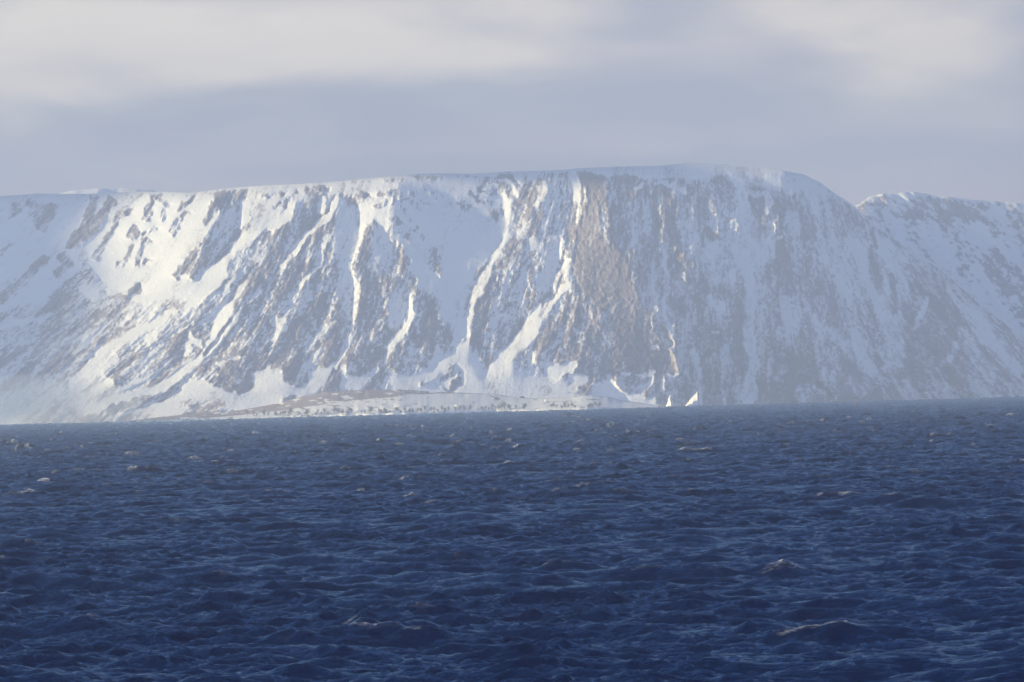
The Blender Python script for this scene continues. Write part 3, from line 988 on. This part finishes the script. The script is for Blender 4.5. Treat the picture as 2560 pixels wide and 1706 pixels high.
def make_tree(seed, h):
    r = random.Random(seed)
    root = bpy.data.objects.new('birch_tree', None)
    C.objects.link(root)
    v, f = [], []
    lean_ = (r.uniform(-.06, .06) * h, r.uniform(-.06, .06) * h)
    topp = (lean_[0], lean_[1], h * .8)
    tube(v, f, (0, 0, -1.0), (lean_[0] * .4, lean_[1] * .4, h * .35), .17, .12)
    tube(v, f, (lean_[0] * .4, lean_[1] * .4, h * .35), topp, .12, .04)
    tips = []
    for i in range(9):
        z = h * r.uniform(.22, .7)
        a = r.uniform(0, 6.28)
        l = h * r.uniform(.2, .36)
        s = (lean_[0] * z / h, lean_[1] * z / h, z)
        e_ = (s[0] + l * math.cos(a) * .8, s[1] + l * math.sin(a) * .8, z + l * .75)
        tube(v, f, s, e_, .06, .025, 5)
        tips.append((s, e_))
    mobj('trunk', v, f, M_BARK, root)
    v, f = [], []
    for s, e_ in tips + [((0, 0, h * .3), topp)] * 2:
        for k in range(46):
            t_ = r.uniform(.25, 1.1)
            c = Vector([s[i] + (e_[i] - s[i]) * t_ + r.gauss(0, h * .045) for i in range(3)])
            d = Vector((r.gauss(0, 1), r.gauss(0, 1), abs(r.gauss(0, 1)) + .3)).normalized() * h * r.uniform(.05, .11)
            w_ = d.cross(Vector((r.gauss(0, 1), r.gauss(0, 1), r.gauss(0, 1)))).normalized() * .15
            b0 = len(v)
            v += [c - w_, c + w_, c + d]
            f.append((b0, b0 + 1, b0 + 2))
    mobj('crown', v, f, M_TWIG, root)
    return root


def copy_tree(o):
    c = o.copy()
    C.objects.link(c)
    for ch in o.children:
        d = ch.copy()
        C.objects.link(d)
        d.parent = c
    return c


protos = [make_tree(s, h) for s, h in ((1, 8.5), (2, 10.5), (3, 6.8))]
used = [False] * 3
ORD = 'first second third fourth fifth sixth seventh eighth ninth tenth eleventh twelfth thirteenth fourteenth'.split()
CLUMPS = [  # photo x positions and how the clump reads
    ([618, 634, 642, 660, 671, 688, 702, 707, 713, 724, 729, 763, 766, 769], 'dark birch by the shore below the left tongue of grey heath'),
    ([790, 795, 803, 812, 820, 836, 842, 848, 856, 868, 873, 880], 'dark birch on the white shore snow below grey brow'),
    ([905, 912, 926, 930, 950, 962, 965, 975, 990, 995, 1001, 1012, 1024, 1032], 'dark birch where shore snow turns cream to blue'),
    ([1046, 1053, 1062, 1078, 1085, 1094, 1105, 1112, 1121, 1138, 1150, 1162, 1176], 'faint birch in the shaded blue snow by water'),
    ([1206, 1214, 1222, 1232, 1240, 1247, 1255, 1262, 1272, 1276, 1290, 1309, 1313], 'faint birch in thicket below dark diagonal rock band'),
    ([1378, 1384, 1392, 1405, 1412, 1421, 1430, 1437], 'birch on the pinkish snow right of the thicket'),
    ([1472, 1477, 1483, 1489, 1494, 1499], 'dark birch in dense clump at right end of foreland')]
tr = random.Random(11)
for xs_, lab in CLUMPS:
    for n_, x in enumerate(xs_):
        k = tr.randrange(3)
        if used[k]:
            o = copy_tree(protos[k])
        else:
            o = protos[k]
            used[k] = True
        X, Y, Z = foreland_z(x, shore_y(x) - tr.uniform(2.0, 6.5))
        o.location = (X, Y, Z - .2)
        o.rotation_euler = (0, 0, tr.uniform(0, 6.28))
        s = tr.uniform(.7, 1.15)
        o.scale = (s * 1.1, s * 1.1, s)
        tag(o, ORD[n_] + ' from left, ' + lab, 'tree', 'bare birches along the shore')


def box(v, f, c, s):
    b0 = len(v)
    for dz in (-1, 1):
        for dx, dy in ((-1, -1), (1, -1), (1, 1), (-1, 1)):
            v.append((c[0] + dx * s[0] / 2, c[1] + dy * s[1] / 2, c[2] + dz * s[2] / 2))
    for q in ((0, 3, 2, 1), (4, 5, 6, 7), (0, 1, 5, 4), (1, 2, 6, 5), (2, 3, 7, 6), (3, 0, 4, 7)):
        f.append(tuple(b0 + i for i in q))


def cabin(x, y, w_, label):
    X, Y, Z = foreland_z(x, y)
    root = bpy.data.objects.new('cabin', None)
    C.objects.link(root)
    root.location = (X, Y, Z - .3)
    root.rotation_euler = (0, 0, -.35)
    v, f = [], []
    d_, hh = w_ * .8, w_ * .65
    v += [(-w_ / 2, -d_ / 2, 0), (w_ / 2, -d_ / 2, 0), (w_ / 2, d_ / 2, 0), (-w_ / 2, d_ / 2, 0), (-w_ / 2, -d_ / 2, hh), (w_ / 2, -d_ / 2, hh), (w_ / 2, d_ / 2, hh), (-w_ / 2, d_ / 2, hh),
          (-w_ / 2, 0, hh * 1.5), (w_ / 2, 0, hh * 1.5)]
    f += [(0, 1, 5, 4), (2, 3, 7, 6), (1, 2, 6, 9, 5), (3, 0, 4, 8, 7)]
    mobj('wall', v, f, M_WHITE, root)
    v, f = [], []
    for sg in (-1, 1):
        b0 = len(v)
        for px in (-w_ / 2 - .2, w_ / 2 + .2):
            v += [(px, 0, hh * 1.5 + .02), (px, sg * (d_ / 2 + .2), hh - .12), (px, sg * (d_ / 2 + .2), hh + .05), (px, 0, hh * 1.5 + .2)]
        f += [(b0, b0 + 1, b0 + 2, b0 + 3), (b0 + 4, b0 + 7, b0 + 6, b0 + 5), (b0 + 3, b0 + 2, b0 + 6, b0 + 7), (b0, b0 + 4, b0 + 5, b0 + 1), (b0 + 1, b0 + 5, b0 + 6, b0 + 2)]
    mobj('roof', v, f, M_ROOF, root)
    return tag(root, label, 'cabin')


cabin(1139, 1019, 4.2, 'tiny white cabin alone on the smooth blue shaded snow of the foreland')
cabin(1364, 1004.5, 3.6, 'tiny pale cabin beside dark rocks on the pinkish part of the foreland')


def boulder(x, y, size, label):
    X, Y, Z = foreland_z(x, y)
    n, mrows = 14, 8
    v, f = [], []
    r = random.Random(int(x))
    for j in range(mrows + 1):
        ph = math.pi * j / mrows
        for i in range(n):
            th = 2 * math.pi * i / n
            k = 1 + r.uniform(-.12, .12)
            v.append((size[0] * k * math.sin(ph) * math.cos(th), size[1] * k * math.sin(ph) * math.sin(th), size[2] * k * math.cos(ph)))
    for j in range(mrows):
        for i in range(n):
            i2 = (i + 1) % n
            f.append((j * n + i, (j + 1) * n + i, (j + 1) * n + i2, j * n + i2))
    o = mobj('boulder', v, f, M_STONE, smooth=True)
    o.location = (X, Y, Z)
    return tag(o, label, 'boulder')


boulder(1305, 995.5, (3.4, 3, 2.6), 'rounded dark boulder standing up from the brow of the foreland')


# red buoy close to the shore on the right
def buoy():
    px, py = 2137.0, 1004.5
    a, e = ray(px, py)
    D = 5200.0
    root = bpy.data.objects.new('buoy', None)
    C.objects.link(root)
    root.location = (a * D, D, 0.1)
    root.rotation_euler = (.04, -.12, 0)
    v, f = [], []
    tube(v, f, (0, 0, -.7), (0, 0, .75), 1.15, 1.15, 16)
    tube(v, f, (0, 0, .75), (0, 0, 1.0), 1.15, .7, 16)
    mobj('float', v, f, M_RED, root)
    v, f = [], []
    for i in range(4):
        an = math.pi / 4 + i * math.pi / 2
        tube(v, f, (.75 * math.cos(an), .75 * math.sin(an), .95), (.25 * math.cos(an), .25 * math.sin(an), 3.6), .09, .07, 6)
    for z_, rr in ((1.9, .58), (2.8, .42)):
        for i in range(4):
            a0, a1 = math.pi / 4 + i * math.pi / 2, math.pi / 4 + (i + 1) * math.pi / 2
            tube(v, f, (rr * math.cos(a0), rr * math.sin(a0), z_), (rr * math.cos(a1), rr * math.sin(a1), z_), .05, .05, 5)
    mobj('tower', v, f, M_RED, root)
    v, f = [], []
    tube(v, f, (0, 0, 3.6), (0, 0, 4.2), .38, .38, 12)
    tube(v, f, (0, 0, 4.2), (0, 0, 4.7), .38, .05, 12)
    mobj('topmark', v, f, M_RED, root)
    tag(root, 'small red buoy floating before the shaded cliff at right', 'buoy')


buoy()


# snow-plastered stacks at the foot of the cliff
def stack(apex, left, right, label):
    """a fin of rock standing off the cliff: broad snow face to the left, right face darkened in colour for its shade"""
    D = float(bil(DEP, np.array([apex[0]]), np.array([shore_y(apex[0]) - 8]))[0]) - 60
    ax_, az_ = [float(k) for k in ray(*apex)]
    lx, _ = [float(k) for k in ray(*left)]
    rx, _ = [float(k) for k in ray(*right)]
    H = CAM_Z + az_ * D
    xa, xl, xr = ax_ * D, lx * D, rx * D
    rows_, n = 22, 40
    X = np.zeros((rows_, n + 1))
    Y, Z, S_ = X.copy(), X.copy(), X.copy()
    for j in range(rows_):
        t_ = j / (rows_ - 1)
        z = -3 + (H + 3) * t_
        w = (1 - t_)
        L = xl + (xa - xl) * (t_ ** 1.25)
        R = xr + (xa - xr) * t_
        for i in range(n + 1):
            th = 2 * math.pi * i / n
            ccx = R - (R - L) * .12
            if math.cos(th) < 0:
                px_ = ccx + (ccx - L) * math.cos(th)
            else:
                px_ = ccx + (R - ccx) * math.cos(th)
            py_ = D + (6 + 26 * w) * math.sin(th) - (0 if math.cos(th) > 0 else 8 * w * math.cos(th))
            X[j, i], Y[j, i], Z[j, i] = px_, py_, z
            S_[j, i] = 1.0 if math.cos(th) < .35 else 0.15  # lower snow value paints the shade of the right face
    nz = fbm(X / 3.5, Z / 6, 611, 3)
    Y = Y + nz * 3.0
    X = X + 1.1 * nz
    X[:, -1], Y[:, -1] = X[:, 0], Y[:, 0]
    o = mesh_grid('sea_stack', X, Y, Z, MAT_LAND, {'snow': S_, 'warm': S_ * 0 + .5})
    return tag(o, label, 'sea stack')


stack((1674.5, 988), (1664, 1019), (1679, 1018), 'narrow snow-plastered sea stack, the slimmer of two bright spikes at the cliff foot')
stack((1743.5, 980), (1709, 1017), (1746, 1016), 'broad bright snow-plastered sea stack with sloping left shoulder at the cliff foot')

# drifting sea mist at the foot of the left slope
def mist(px, py, D, sx, sy, sz, dens):
    v_, f_ = [], []
    a, e = ray(px, py)
    n, mr = 32, 16
    for j in range(mr + 1):
        ph = math.pi * j / mr
        for i in range(n):
            th = 2 * math.pi * i / n
            v_.append((sx * math.sin(ph) * math.cos(th), sy * math.sin(ph) * math.sin(th), sz * math.cos(ph)))
    for j in range(mr):
        for i in range(n):
            i2 = (i + 1) % n
            f_.append((j * n + i, (j + 1) * n + i, (j + 1) * n + i2, j * n + i2))
    mm = bpy.data.materials.new('mist_air')
    mm.use_nodes = True
    mm.node_tree.nodes.clear()
    o_ = mm.node_tree.nodes.new('ShaderNodeOutputMaterial')
    p_ = mm.node_tree.nodes.new('ShaderNodeVolumePrincipled')
    p_.inputs['Color'].default_value = (0.78, 0.87, 1.0, 1)
    p_.inputs['Density'].default_value = dens
    mm.node_tree.links.new(p_.outputs[0], o_.inputs['Volume'])
    o = mobj('mist', v_, f_, mm, smooth=True)
    o.location = (a * D, D, 12)
    tag(o, kind='stuff')


mist(40, 1040, 6650, 190, 160, 58, 0.0022)

# ------------------------------------------------------------------ the hazy air
v, f = [], []
HX, HY0, HY1, HZ0, HZ1 = 7200, -200, 11600, -14, 620
box(v, f, (0, (HY0 + HY1) / 2, (HZ0 + HZ1) / 2), (2 * HX, HY1 - HY0, HZ1 - HZ0))
hm = bpy.data.materials.new('hazy_air')
hm.use_nodes = True
hm.node_tree.nodes.clear()
ho = hm.node_tree.nodes.new('ShaderNodeOutputMaterial')
hv = hm.node_tree.nodes.new('ShaderNodeVolumePrincipled')
hv.inputs['Color'].default_value = (0.59, 0.74, 1.0, 1)
hv.inputs['Density'].default_value = HAZE_DENSITY
hv.inputs['Anisotropy'].default_value = 0.35
hm.node_tree.links.new(hv.outputs[0], ho.inputs['Volume'])
tag(mobj('haze', v, f, hm), kind='stuff')
